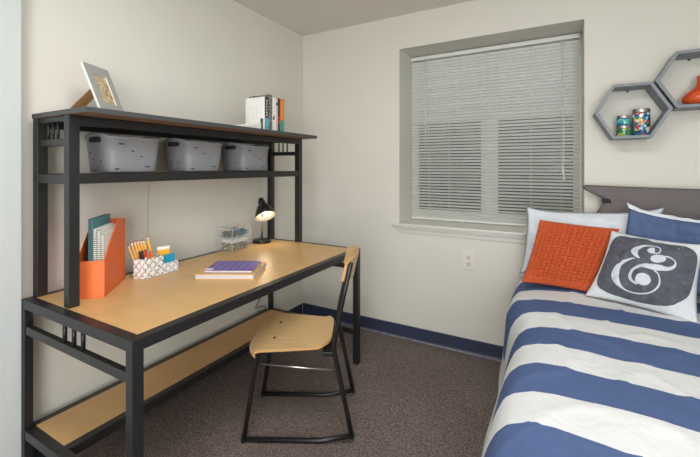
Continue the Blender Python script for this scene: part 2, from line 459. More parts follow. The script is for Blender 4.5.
# ------------------------------------------------------------------ books standing on the hutch top
def book(y0, y1, h, d, cov, label, extra=None, name='book'):
    x1 = .352; x0 = x1-d; z0 = HZ+.0006
    t = thing(name, (x1-d/2, (y0+y1)/2, z0), label, 'book', 'books standing on the hutch top')
    c = MB(); e = .0025
    c.box(x0, x1, y0, y0+e, z0, z0+h); c.box(x0, x1, y1-e, y1, z0, z0+h); c.box(x1-e, x1, y0+e, y1-e, z0, z0+h)
    co = c.build('cover', cov, t)
    MB().box(x0+.004, x1-e-.0005, y0+e, y1-e, z0+.004, z0+h-.005).build('pages', M_pages, t)
    for (nm, a) in (extra or []):
        m = MB()
        for bx in a[1:]: m.box(*[v + o for v, o in zip(bx, (0,0,0,0,z0,z0))])
        m.build(nm, a[0], co)
    return t
ex = .352
gtxt = mat('faint_print', (198,196,198), .8); gfig = ramp_mat('cover_figure', 'noise', [(60,70,60),(96,128,70),(40,60,80),(120,140,90)], 70)
ltblue = mat('light_blue_print', (92,176,206), .5); dkmark = mat('dark_print', (52,50,54), .6)
teal2 = mat('teal_print', (52,160,150), .5); redp = mat('red_print', (176,52,44), .5)
palep = mat('pale_spine_print', (200,200,196), .6)
M_navy = mat('navy_cover', (62,68,86), .5, var=.1, scale=60)
bk1 = book(1.790, 1.825, .222, .165, M_navy, 'book with white front cover and navy spine, first in the row',
     [('front_panel', (M_white, (.1875, .3505, 1.7894, 1.7902, .0, .2215))),
      ('cover_print', (gtxt, *[(.225+.02*k, .2275+.02*k, 1.7886, 1.7896, .08, .165) for k in range(4)])),
      ('cover_figure', (gfig, (.315, .338, 1.7886, 1.7896, .0, .085))),
      ('cover_mark', (dkmark, (.190, .203, 1.7886, 1.7896, .03, .055))),
      ('spine_foot', (ltblue, (ex-.0005, ex+.0008, 1.7915, 1.8235, .0, .088))), ('spine_lettering', (palep, *[(ex-.0005, ex+.0008, 1.802, 1.812, .10+.018*k, .110+.018*k) for k in range(6)]))])
book(1.826, 1.859, .241, .168, ramp_mat('mottled_cover', 'noise', [(52,48,46),(150,138,120),(90,74,62),(180,176,168)], 90), 'tallest book, dark with a mottled grey spine', None)
book(1.860, 1.895, .228, .16, M_white, 'white spined book with small dark and red marks',
     [('spine_mark', (dkmark, (ex-.0005, ex+.0008, 1.864, 1.880, .085, .1))), ('spine_spot', (redp, (ex-.0005, ex+.0008, 1.870, 1.884, .102, .112)))])
book(1.896, 1.912, .226, .155, mat('pale_grey_cover', (206,204,204), .6), 'slim pale grey spined book with a dark spine top',
     [('spine_mark', (dkmark, (ex-.0005, ex+.0008, 1.898, 1.910, .18, .2)))])
book(1.913, 1.935, .23, .16, mat('maroon_black_cover', (70,56,58), .5, var=.1), 'thin dark spined book with a red band next to the orange one',
     [('spine_band', (redp, (ex-.0005, ex+.0008, 1.915, 1.933, .06, .115)))])
book(1.936, 1.977, .232, .16, mat('orange_cover', (228,122,48), .5, var=.05, scale=50), 'orange and teal spined book at the end of the row',
     [('spine_foot', (teal2, (ex-.0005, ex+.0008, 1.937, 1.976, .0, .088))), ('spine_lettering', (mat('spine_yellow', (236,170,90), .6), *[(ex-.0005, ex+.0008, 1.95, 1.963, .10+.02*k, .112+.02*k) for k in range(6)]))])
bw = MB()
A = [(.20,1.60),(.33,1.60),(.33,1.782),(.20,1.782)]
va = [bw.bm.verts.new((x,y,HZ+.0006)) for x,y in A]; hz = (.022,.018,.056,.060)
vb = [bw.bm.verts.new((x,y,HZ+.0006+h)) for (x,y),h in zip(A,hz)]
bw._f(va[::-1]); bw._f(vb)
for i in range(4): bw._f([va[i],va[(i+1)%4],vb[(i+1)%4],vb[i]])
tag(bw.build('bookend', M_white, bevel=.004), 'low white wedge lying in front of the white covered book', 'bookend')

# ------------------------------------------------------------------ orange magazine file
ca = R(44)
fo = Vector((.328, .853, DZ+.0012)); wv = Vector((-math.cos(ca), -math.sin(ca), 0)); dv = Vector((-math.sin(ca), math.cos(ca), 0))
FMx = Matrix(((wv.x, dv.x, 0, fo.x), (wv.y, dv.y, 0, fo.y), (0,0,1,fo.z), (0,0,0,1)))   # local x: width, y: depth, z: up
FW, FD, HF, HB = .102, .264, .152, .292
mf = thing('magazine_file', fo + wv*FW/2 + dv*FD/2, 'orange magazine file holding notebooks at the left of the desk', 'magazine file')
ft = .003
sideP = [(0,0),(FD,0),(FD,HB),(FD*.58,HB),(0,HF)]
def side_panel(m, x0, x1):
    a = [m.bm.verts.new(FMx @ Vector((x0,y,z))) for y,z in sideP]; b = [m.bm.verts.new(FMx @ Vector((x1,y,z))) for y,z in sideP]
    m._f(a); m._f(b[::-1])
    for i in range(5): m._f([a[i],a[(i+1)%5],b[(i+1)%5],b[i]])
m = MB(); side_panel(m, 0, ft); m.build('side_panel', M_orange, mf)
m = MB(); side_panel(m, FW-ft, FW); m.build('side_panel', M_orange, mf)
MB().box(ft, FW-ft, 0, ft, 0, HF, FMx).build('front_panel', M_orange, mf)
MB().box(ft, FW-ft, FD-ft, FD, 0, HB, FMx).build('back_panel', M_orange, mf)
MB().box(ft, FW-ft, ft, FD-ft, 0, ft, FMx).build('base', M_orange, mf)
def notebook(x0, x1, y0, d, h, cov, cov2, label, spiral=True, tilt=0.):
    t = thing('notebook', FMx @ Vector(((x0+x1)/2, y0, ft+.0006)), label, 'notebook', 'notebooks in the orange file')
    Q = FMx @ Matrix.Translation((x0, y0, ft+.0008)) @ Matrix.Rotation(tilt, 4, 'X')
    th = x1-x0
    MB().box(0, .0015, 0, d, 0, h, Q).box(th-.0015, th, 0, d, 0, h, Q).build('cover', cov, t)
    MB().box(.0015, th-.0015, .004, d-.002, .003, h-.003, Q).build('pages', cov2, t)
    if spiral:
        s = MB()
        for k in range(int(h/.0085)):
            z = .006+k*.0085
            pts = [Q @ Vector((th/2 + (th*.5+.0015)*math.cos(a), -.001+.006*math.sin(a), z)) for a in [2*PI*i/10 for i in range(11)]]
            s.tube(pts, .0009, 4, caps=False)
        s.build('spiral_binding', M_wire, t)
    return t
notebook(.046, .062, .010, .2, .318, M_teal, M_slate, 'teal binder standing tallest in the orange magazine file', False)
notebook(.033, .0445, .012, .19, .276, M_white, M_pages, 'white spiral notebook next to the teal binder')
notebook(.0195, .031, .012, .19, .272, M_white, M_pages, 'white spiral notebook in the middle of the file')
n3 = notebook(.006, .0175, .012, .185, .256, M_white, M_pages, 'white notebook with green mark nearest the file side panel')
MB().box(-.0008, .0004, .10, .13, .17, .23, FMx @ Matrix.Translation((.006,.012,ft))).build('cover_mark', mat('green_print', (90,170,70), .6), n3)

# ------------------------------------------------------------------ patterned caddy with pencils
def lattice_mat(name, line, ground, alt):
    m, nt, p = new_mat(name)
    tc = nt.nodes.new('ShaderNodeTexCoord'); sp = nt.nodes.new('ShaderNodeSeparateXYZ'); nt.links.new(tc.outputs['Object'], sp.inputs[0])
    def math_(op, a, b=None):
        n = nt.nodes.new('ShaderNodeMath'); n.operation = op
        for i, v in enumerate((a, b)):
            if v is None: continue
            if isinstance(v, (int, float)): n.inputs[i].default_value = v
            else: nt.links.new(v, n.inputs[i])
        return n.outputs[0]
    hcoord = math_('ADD', sp.outputs[0], sp.outputs[1]); k = 2*PI/.040
    u = math_('MULTIPLY', math_('ADD', hcoord, sp.outputs[2]), k); v = math_('MULTIPLY', math_('SUBTRACT', hcoord, sp.outputs[2]), k)
    l = math_('MINIMUM', math_('ABSOLUTE', math_('SINE', math_('MULTIPLY', u, .5))), math_('ABSOLUTE', math_('SINE', math_('MULTIPLY', v, .5))))
    vo = nt.nodes.new('ShaderNodeTexVoronoi'); vo.inputs['Scale'].default_value = 260; nt.links.new(tc.outputs['Object'], vo.inputs['Vector'])
    band = math_('LESS_THAN', l, .46)
    dots = math_('LESS_THAN', vo.outputs['Distance'], .5)
    fac = math_('MULTIPLY', band, dots)
    mx = nt.nodes.new('ShaderNodeMixRGB'); nt.links.new(fac, mx.inputs[0]); mx.inputs[1].default_value = (*lin(ground), 1)
    n = nt.nodes.new('ShaderNodeTexNoise'); n.inputs['Scale'].default_value = 45; nt.links.new(tc.outputs['Object'], n.inputs['Vector'])
    r = nt.nodes.new('ShaderNodeValToRGB'); r.color_ramp.interpolation = 'CONSTANT'
    r.color_ramp.elements[0].color = (*lin(line), 1); r.color_ramp.elements[1].position = .6; r.color_ramp.elements[1].color = (*lin(alt), 1)
    nt.links.new(n.outputs['Fac'], r.inputs['Fac']); nt.links.new(r.outputs['Color'], mx.inputs[2])
    nt.links.new(mx.outputs[0], p.inputs['Base Color']); p.inputs['Roughness'].default_value = .5
    return m
M_lat = lattice_mat('lattice_print', (62,58,66), (236,234,232), (150,110,106))
M_latb = lattice_mat('blue_lattice_print', (52,120,170), (236,236,236), (90,150,190))
cA, cB, cC = Vector((.183,1.060,0)), Vector((.239,1.087,0)), Vector((.228,1.268,0)); cD = Vector((.150,1.258,0))
mAD = cA.lerp(cD, .55); mBC = cB.lerp(cC, .52)
cd_ = thing('desk_caddy', (.2,1.16,DZ+.001), 'white patterned stepped desk caddy filled with pencils', 'desk organizer')
z0 = DZ+.0012
def wall_strip(mb, P, Q, za, zb, t=.0025):
    d = (Q-P).normalized(); n = Vector((-d.y, d.x, 0))*t
    vs = [mb.bm.verts.new((q.x, q.y, z)) for z in (za, zb) for q in (P, Q, Q+n, P+n)]
    for q in ((3,2,1,0),(4,5,6,7),(0,1,5,4),(1,2,6,5),(2,3,7,6),(3,0,4,7)): mb._f([vs[i] for i in q])
m = MB()
for P, Q in ((cA,cB),(cB,mBC),(mBC,mAD),(mAD,cA)): wall_strip(m, P, Q, z0, z0+.094)
m.build('pencil_cup', M_lat, cd_)
m = MB()
for P, Q, h in ((mBC,cC,.052),(cC,cD,.052),(cD,mAD,.075)): wall_strip(m, P, Q, z0, z0+h)
m.build('card_tray', M_latb, cd_)
m = MB(); vs = [m.bm.verts.new((p.x,p.y,z)) for z in (z0, z0+.002) for p in (cA,cB,cC,cD)]
for q in ((3,2,1,0),(4,5,6,7),(0,1,5,4),(1,2,6,5),(2,3,7,6),(3,0,4,7)): m._f([vs[i] for i in q])
m.build('base', M_white, cd_)
M_pen = mat('pencil_yellow', (240,172,40), .4); M_fer = mat('ferrule', (226,220,214), .3, metal=.4); M_ers = mat('eraser_red', (176,84,78), .8)
M_ink = mat('dark_marker', (56,40,46), .4); M_mag = mat('magenta_marker', (170,42,72), .4); M_redm = mat('orange_marker', (214,84,44), .4)
def pencil(bx, by, tx, ty, tz, label):
    a = Vector((bx,by,z0+.004)); b = Vector((tx,ty,tz)); d = (b-a).normalized()
    t = thing('pencil', a, label, 'pencil', 'yellow pencils in the caddy')
    MB().tube([a+d*.012, b-d*.017], .0052, 6).tube([a, a+d*.012], .0006, 6, r2=.0052).build('shaft', M_pen, t)
    MB().tube([b-d*.017, b-d*.006], .0054, 10).build('ferrule', M_fer, t, smooth=False)
    MB().tube([b-d*.006, b], .0052, 10).build('eraser', M_ers, t)
PL = ['leftmost yellow pencil leaning out of the patterned caddy', 'second yellow pencil from the left in the caddy', 'third yellow pencil from the left in the caddy',
      'fourth yellow pencil from the left in the caddy', 'fifth yellow pencil from the left in the caddy', 'sixth yellow pencil from the left in the caddy', 'tallest yellow pencil, at the right of the caddy bundle']
tops = [(.111,1.075,.908),(.126,1.083,.921),(.139,1.090,.927),(.152,1.097,.931),(.165,1.104,.933),(.176,1.112,.934),(.186,1.126,.950)]
for k in range(7):
    pencil(.194+.0055*k, 1.088+.010*k, *tops[k], PL[k])
for k, (bx,by,tx,ty,tz,mm,lb) in enumerate(((.214,1.088,.198,1.080,.884,M_ink,'dark marker at the front left of the pencil cup'),(.219,1.094,.210,1.086,.889,M_ink,'dark marker just left of the magenta marker'),
      (.224,1.101,.222,1.096,.892,M_mag,'magenta marker in the pencil cup'),(.228,1.112,.234,1.112,.884,M_redm,'orange marker just right of the magenta marker'))):
    a = Vector((bx,by,z0+.006)); b = Vector((tx,ty,tz)); d = (b-a).normalized()
    t = thing('marker', a, lb, 'marker', 'markers in the caddy')
    MB().tube([a, b-d*.035], .0046, 10).build('barrel', M_white if mm is not M_ink else M_ink, t)
    MB().tube([b-d*.035, b-d*.001, b], .0056, 10).build('cap', mm, t)
# note pad and card pack standing in the caddy
def card(name, c, w, h, t, rz, rx, mm, label, cat, head=None):
    Q = Matrix.Translation(c) @ Matrix.Rotation(rz, 4, 'Z') @ Matrix.Rotation(rx, 4, 'X')
    o = thing(name, c, label, cat)
    MB().box(-w/2, w/2, -t/2, t/2, 0, h, Q).build('sheets', mm, o)
    if head: MB().box(-w/2-.0005, w/2+.0005, -t/2-.0006, t/2+.0006, h-.014, h+.001, Q).build('header', head, o)
card('note_pad', (.185,1.212,z0+.003), .06, .125, .010, R(75), R(0), mat('yellow_note', (240,180,60), .7), 'yellow note pad with white header behind the blue cards', 'note pad', M_white)
card('card_pack', (.214,1.222,z0+.003), .062, .086, .010, R(84), R(0), mat('cyan_card', (30,146,184), .5), 'bright blue card pack standing in the caddy tray', 'card pack')

# ------------------------------------------------------------------ clear boxes of clips
cb = thing('clear_organizer', (.115,1.78,DZ+.001), 'clear stacked acrylic box filled with clips by the lamp', 'organizer')
QB = Matrix.Translation((.176,1.688,DZ+.0012)) @ Matrix.Rotation(R(5), 4, 'Z')
bwx, bwy = .126, .182
def clear_case(m, z0_, z1_, lid=True):
    t_ = .002
    m.box(-bwx, 0, 0, bwy, z0_, z0_+t_, QB)
    m.box(-bwx, 0, 0, t_, z0_+t_, z1_, QB); m.box(-bwx, 0, bwy-t_, bwy, z0_+t_, z1_, QB)
    m.box(-bwx, -bwx+t_, t_, bwy-t_, z0_+t_, z1_, QB); m.box(-t_, 0, t_, bwy-t_, z0_+t_, z1_, QB)
    if lid: m.box(-bwx, 0, 0, bwy, z1_, z1_+t_, QB)
m = MB(); clear_case(m, 0, .078, False); lb = m.build('lower_box', M_clear, cb)
M_rim = clear_mat('clear_rim', (226,234,232), .55, .1)
rm = MB()
for zz in (.0785, .1425):
    rm.box(-bwx-.0008, .0008, -.0012, .0008, zz-.0016, zz+.0016, QB); rm.box(-.0008, .0012, .0008, bwy, zz-.0016, zz+.0016, QB)
rm.box(-.0012, .0012, -.0012, .0012, .001, .140, QB)
rm.build('rim', M_rim, lb)
m = MB(); clear_case(m, .0785, .142); m.box(-bwx+.002, -.002, bwy*.38, bwy*.38+.002, .0805, .14, QB); m.build('upper_box', M_clear, cb)
def clips(name, n, x0,x1,y0,y1,za,zb, cols, label, L, ball=False):
    m = MB()
    ms = [mat(name+'_colour', c, .4) for c in cols]
    for i in range(n):
        c = Vector((random.uniform(x0,x1), random.uniform(y0,y1), random.uniform(za,zb)))
        d = Vector((random.gauss(0,1), random.gauss(0,1), random.gauss(0,.35))).normalized()*L*random.uniform(.6,1)
        m.mi = random.randrange(len(cols))
        m.tube([QB @ (c-d), QB @ (c+d)], L*.30, 6, squash=.6)
    o = m.build(name, ms)
    tag(o, label, 'clips', None, 'stuff')
clips('paper_clips', 330, -bwx+.018, -.017, .018, bwy-.018, .009, .042, [(110,130,80),(70,76,60),(170,160,110),(190,120,90),(210,206,196),(84,110,110)], 'multi-coloured clips in the bottom of the clear box', .015)
clips('white_clips', 230, -bwx+.018, -.017, .018, bwy-.018, .051, .068, [(240,238,236),(232,230,230)], 'white pieces lying above the multi-coloured clips', .014)
clips('binder_clips', 80, -bwx+.02, -.02, .022, bwy*.38-.018, .090, .122, [(40,84,76),(60,70,64),(110,66,60),(30,110,110)], 'dark green and red clips in the smaller upper compartment', .017)
clips('push_pins', 130, -bwx+.02, -.02, bwy*.38+.022, bwy-.02, .090, .126, [(24,96,140),(30,120,150),(36,70,96),(40,110,90)], 'blue clips in the larger upper compartment', .017)

# ------------------------------------------------------------------ desk lamp
lp = thing('desk_lamp', (.115,2.022,DZ+.001), 'lit black desk lamp with tilted shade at the window end', 'lamp')
L0 = Matrix.Translation((.115,2.022,DZ+.0012))
MB().lathe([(0,0),(.061,0),(.063,.003),(.063,.018),(.060,.022),(.012,.023),(0,.023)], 36, L0).build('base', M_lampb, lp, smooth=True, bevel=.001)
MB().tube([(.115,2.022,DZ+.022), (.117,2.022,DZ+.13), (.122,2.016,DZ+.215), (.130,2.014,DZ+.262)], .0072, 12).build('stem', M_steel, lp, smooth=True)
axis = Vector((.50, -.22, -.78)).normalized()
neck = Vector((.132, 2.006, 1.030))
zc = -axis; xc = zc.orthogonal().normalized(); yc = zc.cross(xc)
LM = Matrix(((xc.x,yc.x,zc.x,neck.x),(xc.y,yc.y,zc.y,neck.y),(xc.z,yc.z,zc.z,neck.z),(0,0,0,1)))
prof = [(.0,.006),(.019,.006),(.026,-.002),(.039,-.017),(.052,-.040),(.063,-.066),(.073,-.100),(.0715,-.1005),(.061,-.0665),(.050,-.041),(.036,-.019),(.0,-.012)]
M_inner = mat('shade_white_inside', (240,232,214), .5)
MB().lathe(prof, 36, LM, mats=[0,0,0,0,0,0,1,1,1,1,1]).build('shade', [M_lampb, M_inner], lp, smooth=True, recalc=True)
MB().lathe([(0,.046),(.012,.046),(.017,.043),(.018,.037),(.017,.031),(.023,.027),(.025,.020),(.025,.010),(.021,.003),(0,.003)], 24, LM).build('socket_cap', M_lampb, lp, smooth=True)
mb_, nt, p = new_mat('bulb_glow'); p.inputs['Emission Color'].default_value = (1,.86,.62,1); p.inputs['Emission Strength'].default_value = 6
MB().lathe([(0,-.022),(.012,-.026),(.014,-.034),(.020,-.046),(.022,-.056),(.018,-.068),(.010,-.075),(0,-.077)], 20, LM).build('bulb', mb_, lp, smooth=True)
pl = bpy.data.lights.new('lamp_light', 'SPOT'); pl.energy = 1.0; pl.color = (1,.82,.58); pl.shadow_soft_size = .02; pl.spot_size = R(120); pl.spot_blend = .6
po = bpy.data.objects.new('lamp_light', pl); COL.objects.link(po)
po.location = LM @ Vector((0,0,-.08)); po.rotation_euler = (-axis).to_track_quat('Z','Y').to_euler()

# ------------------------------------------------------------------ books lying on the desk
def flat_book(q, z0_, t_, cover, pages, name, label, top_extra=None, cover_bottom=True):
    q = [Vector((x,y,0)) for x,y in q]; c = sum(q, Vector())/4
    o = thing(name, (c.x,c.y,z0_), label, 'book')
    def slab(m, s, za, zb):
        P = [c+(p-c)*s for p in q]
        vs = [m.bm.verts.new((p.x,p.y,z)) for z in (za,zb) for p in P]
        for k in ((3,2,1,0),(4,5,6,7),(0,1,5,4),(1,2,6,5),(2,3,7,6),(3,0,4,7)): m._f([vs[i] for i in k])
    m = MB(); slab(m, 1., z0_+t_-.0018, z0_+t_); slab(m, 1., z0_, z0_+.0018); m.build('cover', cover, o)
    m = MB(); slab(m, .985, z0_+.0018, z0_+t_-.0018); m.build('pages', pages, o)
    return o, q
bq = [(.444,1.199),(.692,1.335),(.578,1.553),(.330,1.417)]
M_pagew = mat('white_page_edge', (206,204,202), .8, var=.03, scale=60)
flat_book(bq, DZ+.0012, .024, mat('tan_book_cover', (222,172,96), .5, var=.03), M_pagew, 'notebook', 'tan covered notebook lying under the purple planner on the desk')
pq = [(.462,1.236),(.668,1.349),(.578,1.512),(.372,1.399)]
po_, q = flat_book(pq, DZ+.0255, .012, mat('purple_cover', (112,92,164), .45, var=.05, scale=14), M_pagew, 'planner', 'purple planner with pale grid lines lying on top of the notebook')
m = MB(); ux = (q[1]-q[0]); uy = (q[3]-q[0]); zt = DZ+.0376
def strip(m, s0,s1,t0,t1):
    vs = [m.bm.verts.new((*(q[0]+ux*s+uy*t).xy, zt+.0004)) for s,t in ((s0,t0),(s1,t0),(s1,t1),(s0,t1))]
    m._f(vs)
for k in range(1,7): strip(m, k/7-.006, k/7+.004, .06, .97)
for k in (.3,.52,.74): strip(m, .05, .97, k-.004, k+.005)
m.build('grid_lines', mat('pale_lilac_print', (190,182,220), .5), po_)
m = MB(); strip(m, .0, .17, .0, .2); m.build('corner_patch', mat('white_patch', (226,224,232), .5), po_)

# ------------------------------------------------------------------ cords and clips on the wall
cc = MB().tube([Vector((.03,2.15,.60)), Vector((.028,2.13,.42)), Vector((.03,2.116,.335)), Vector((.03,2.05,.275)), Vector((.03,2.042,.252)), Vector((.03,2.10,.262)), Vector((.032,2.18,.235)), Vector((.034,2.13,.215)), Vector((.03,2.06,.235))], .004, 6)
tag(cc.build('power_cord', M_wire, smooth=True, subsurf=1), 'black power cord hanging in a loose loop under the desk', 'cord')
wc = MB()
pts = [(.006,1.283,1.203), (.006,1.255,1.194), (.006,1.245,1.18), (.006,1.244,1.05), (.006,1.243,.80), (.006,1.243,.765)]
tag(wc.tube(pts, .0012, 6).build('thin_cord', mat('beige_cord', (208,204,192), .7), smooth=True), 'thin beige cord running down the wall behind the caddy', 'cord')
def clip(loc, label):
    t = thing('wall_clip', loc, label, 'clip', 'wall clips under the hutch shelf')
    x,y,z = loc
    MB().box(x+.001,x+.004,y-.012,y+.012,z-.014,z+.014).build('plate', M_plate, t, bevel=.001)
    MB().tube([(x+.004,y,z+.004),(x+.014,y,z+.002),(x+.016,y,z-.008)], .003, 8).build('hook', M_plate, t, smooth=True)
clip((0,1.287,1.206), 'beige wall clip holding the thin cord under the shelf')
clip((0,1.789,1.203), 'beige wall clip under the third grey bin')

# outlet on the back wall
ot = thing('wall_outlet', (1.415, D, .64), 'ivory duplex outlet on the wall below the window', 'outlet')
MB().box(1.375, 1.455, D-.008, D, .581, .704).build('plate', M_plate, ot, bevel=.002)
for z in (.665, .62):
    rc = MB().lathe([(0,.003),(.0155,.003),(.017,0)], 20, Matrix.Translation((1.415, D-.008, z)) @ Matrix.Rotation(R(90),4,'X')).build('receptacle', M_recept, ot)
    MB().box(1.408,1.4105,D-.0118,D-.0105,z-.002,z+.008).box(1.4195,1.422,D-.0118,D-.0105,z-.002,z+.008).box(1.413,1.417,D-.0118,D-.0105,z-.011,z-.006).build('slot', M_slot, rc)
tag(MB().tube([(2.089,D,2.31),(2.089,D-.006,2.31)], .004, 8).build('wall_screw', M_slot), 'tiny dark screw in the wall above the window corner', 'screw')

# ------------------------------------------------------------------ chair
ch = thing('chair', (.668,1.293,0), 'plywood desk chair with black sled frame pulled up to the desk', 'chair', rz=.486)
W2 = .354
rt = .0115
for b in (0, W2):
    rn = MB().tube([(0,b,.0115),(.36,b,.0115),(.508,b,.038)], .0115, 10, squash=1.).build('runner', M_chairb, ch, smooth=True, local=True)
    for x in (0, .508):
        MB().lathe([(0,-.0005),(.013,-.0005),(.013,.012),(0,.014)], 12, Matrix.Translation((x, b, .001 if x == 0 else .028))).build('glide', M_wire, rn, local=True)
    MB().tube([(.0,b,.0115),(.030,b,.20),(.062,b,.405),(.085,b,.424),(.12,b,.425)], .0115, 10).build('leg', M_chairb, ch, smooth=True, local=True)
    MB().tube([(.508,b,.038),(.466,b,.24),(.428,b,.42),(.424,b,.45),(.43,b,.50),(.470,b,.69),(.505,b,.845)], .0115, 10).build('upright', M_chairb, ch, smooth=True, local=True)
    MB().tube([(.055,b,.369),(.446,b,.338)], .0048, 10).build('stretcher', M_steel, ch, smooth=True, local=True)
MB().box(.08,.10,0,W2,.412,.432).box(.37,.42,-.002,W2+.002,.405,.425).build('seat_support', M_chairb, ch, local=True, bevel=.002)
# seat: waterfall front, tapering to the back, slightly dished
def seat_fn(off):
    def fn(u, v):
        a = .004 + u*.404
        front = -.035 ; back = .012
        k = min(1, max(0, u)); w0 = -.036 + .050*k**1.4; w1 = W2 + .062 - .070*k**1.4
        # rounded corners in plan
        e = 2*v-1
        cr = .06*abs(e)**4*max(0, 1-u/.22)**2 if u < .22 else 0
        bq_ = w0 + (w1-w0)*v
        a2 = a + cr - (.03*abs(e)**6*max(0,(u-.86)/.14) if u > .86 else 0)
        z = .444 + .010*(1-abs(e)**2)*(-.8)*math.sin(PI*min(1,u*1.05)) + .004
        if u < .22: z -= .024*((.22-u)/.22)**2
        if u > .8: z += .012*((u-.8)/.2)**2
        return Vector((a2, bq_, z-off))
    return fn
m = MB(); m.grid(seat_fn(0), 24, 16); 
g2 = m.grid(seat_fn(.0125), 24, 16, flip=True)
m.mi = 1
N1, N2 = 25, 17
m.bm.verts.ensure_lookup_table()
V = m.bm.verts
def vi(s, i, j): return V[s*N1*N2 + i*N2 + j]
for i in range(24):
    for j in (0, 16): m._f([vi(0,i,j), vi(0,i+1,j), vi(1,i+1,j), vi(1,i,j)])
for j in range(16):
    for i in (0, 24): m._f([vi(0,i,j), vi(0,i,j+1), vi(1,i,j+1), vi(1,i,j)])
st = m.build('seat', [M_ply, M_plyedge], ch, smooth=True, local=True)
e_ = st.modifiers.new('es','EDGE_SPLIT'); e_.split_angle = R(50)
for (a, b) in ((.123,.101),(.116,.285),(.366,.065),(.357,.24)):
    MB().lathe([(0,.0025),(.007,.0018),(.008,0)], 10, Matrix.Translation((a,b,.4443))).build('bolt', M_wire, st, local=True)
# curved back panel bowed to the rear
def back_fn(off):
    def fn(u, v):
        b = -.006 + u*(W2+.012); e = 2*u-1
        z = .742 + v*.118
        ctr = .470 + (z-.69)*.226
        bow = .050*(1-e*e)
        corner = .018*abs(e)**10*(abs(2*v-1)**6)
        return Vector((ctr + bow - .0275 + off, b, z - (corner if v > .5 else -corner)))
    return fn
m = MB(); m.grid(back_fn(0), 20, 8); m.grid(back_fn(.012), 20, 8, flip=True)
m.mi = 1; m.bm.verts.ensure_lookup_table(); V = m.bm.verts; N1, N2 = 21, 9
for i in range(20):
    for j in (0, 8): m._f([vi(0,i,j), vi(0,i+1,j), vi(1,i+1,j), vi(1,i,j)])
for j in range(8):
    for i in (0, 20): m._f([vi(0,i,j), vi(0,i,j+1), vi(1,i,j+1), vi(1,i,j)])
bk = m.build('backrest', [M_ply, M_plyedge], ch, smooth=True, local=True)
e_ = bk.modifiers.new('es','EDGE_SPLIT'); e_.split_angle = R(50)

# ------------------------------------------------------------------ bed
bed = thing('bed', (2.32,1.6,0), 'wooden bed under the striped duvet against the back wall', 'bed')
MX0, MX1, MY0, MY1 = 1.90, 2.84, .70, 2.60
MB().box(MX0, MX1, MY0, MY1, .40, .605).build('mattress', M_mattress, bed, bevel=.03)
MB().box(1.774, 2.90, 2.612, 2.645, .30, .862).build('headboard', M_wood, bed, bevel=.006)
for x in (MX0, MX1-.03): MB().box(x, x+.03, MY0, 2.612, .26, .40).build('side_rail', M_wood, bed, bevel=.004)
MB().box(MX0+.03, MX1-.03, MY0, MY1, .36, .395).build('platform', M_wood, bed)
for x in (1.776, 2.84):
    MB().box(x, x+.055, 2.60, 2.655, 0, .30).build('leg', M_wood, bed, bevel=.004)
for x in (MX0, MX1-.055):
    MB().box(x, x+.055, MY0, MY0+.055, 0, .26).build('leg', M_wood, bed, bevel=.004)

def duvet_mat():
    m, nt, p = new_mat('striped_cotton')
    uv = nt.nodes.new('ShaderNodeUVMap'); uv.uv_map = 'cloth'
    sp = nt.nodes.new('ShaderNodeSeparateXYZ'); nt.links.new(uv.outputs[0], sp.inputs[0])
    def mth(op, a, b):
        n = nt.nodes.new('ShaderNodeMath'); n.operation = op
        for i, v in enumerate((a, b)):
            if isinstance(v, (int, float)): n.inputs[i].default_value = v
            else: nt.links.new(v, n.inputs[i])
        return n.outputs[0]
    ph = mth('MULTIPLY', mth('SUBTRACT', sp.outputs[1], 1.02), 1/.328)
    fr = mth('SUBTRACT', ph, mth('FLOOR', ph, 0))
    blue = mth('GREATER_THAN', fr, .475)                     # from half-way to the next top edge
    side = mth('GREATER_THAN', sp.outputs[0], .13)         # plain white hem band along the border
    fac = mth('MULTIPLY', blue, side)
    mx = nt.nodes.new('ShaderNodeMixRGB'); nt.links.new(fac, mx.inputs[0])
    mx.inputs[1].default_value = (*lin((208,210,211)), 1); mx.inputs[2].default_value = (*lin((76,94,134)), 1)
    nt.links.new(mx.outputs[0], p.inputs['Base Color'])
    tc = nt.nodes.new('ShaderNodeTexCoord')
    n = nt.nodes.new('ShaderNodeTexNoise'); n.inputs['Scale'].default_value = 14; n.inputs['Detail'].default_value = 5; n.inputs['Distortion'].default_value = 1.2
    nt.links.new(tc.outputs['Object'], n.inputs['Vector'])
    bp = nt.nodes.new('ShaderNodeBump'); bp.inputs['Strength'].default_value = .22; bp.inputs['Distance'].default_value = .02
    nt.links.new(n.outputs['Fac'], bp.inputs['Height']); nt.links.new(bp.outputs['Normal'], p.inputs['Normal'])
    p.inputs['Roughness'].default_value = .92; p.inputs['Specular IOR Level'].default_value = .2
    return m
ZT = .652
# cross-section from the left hem over the top to the right hem: (x, z)
sec = [(1.727,.26),(1.749,.34),(1.773,.43),(1.793,.51),(1.808,.555),(1.826,.592),(1.852,.621),(1.90,.642),(1.95,.651)]
sec += [(1.95 + .1*i, ZT+.004) for i in range(1,9)]
sec += [(2.80,ZT),(2.86,.64),(2.90,.60),(2.915,.55),(2.925,.40),(2.93,.28)]
def resample(poly, n):
    P = [Vector((a,b)) for a,b in poly]; L = [0]
    for a, b in zip(P, P[1:]): L.append(L[-1]+(b-a).length)
    out = []
    for i in range(n+1):
        s = L[-1]*i/n; k = max(j for j in range(len(L)) if L[j] <= s+1e-9); k = min(k, len(P)-2)
        t = (s-L[k])/(L[k+1]-L[k]); out.append((*(P[k].lerp(P[k+1], t)), s))
    return out, L[-1]
SX, LX = resample(sec, 130)
ysec = [(2.59,-.012),(2.5,0),(.80,0),(.72,-.01),(.66,-.04),(.635,-.09),(.62,-.2),(.61,-.33)]
SY, LY = resample(ysec, 150)
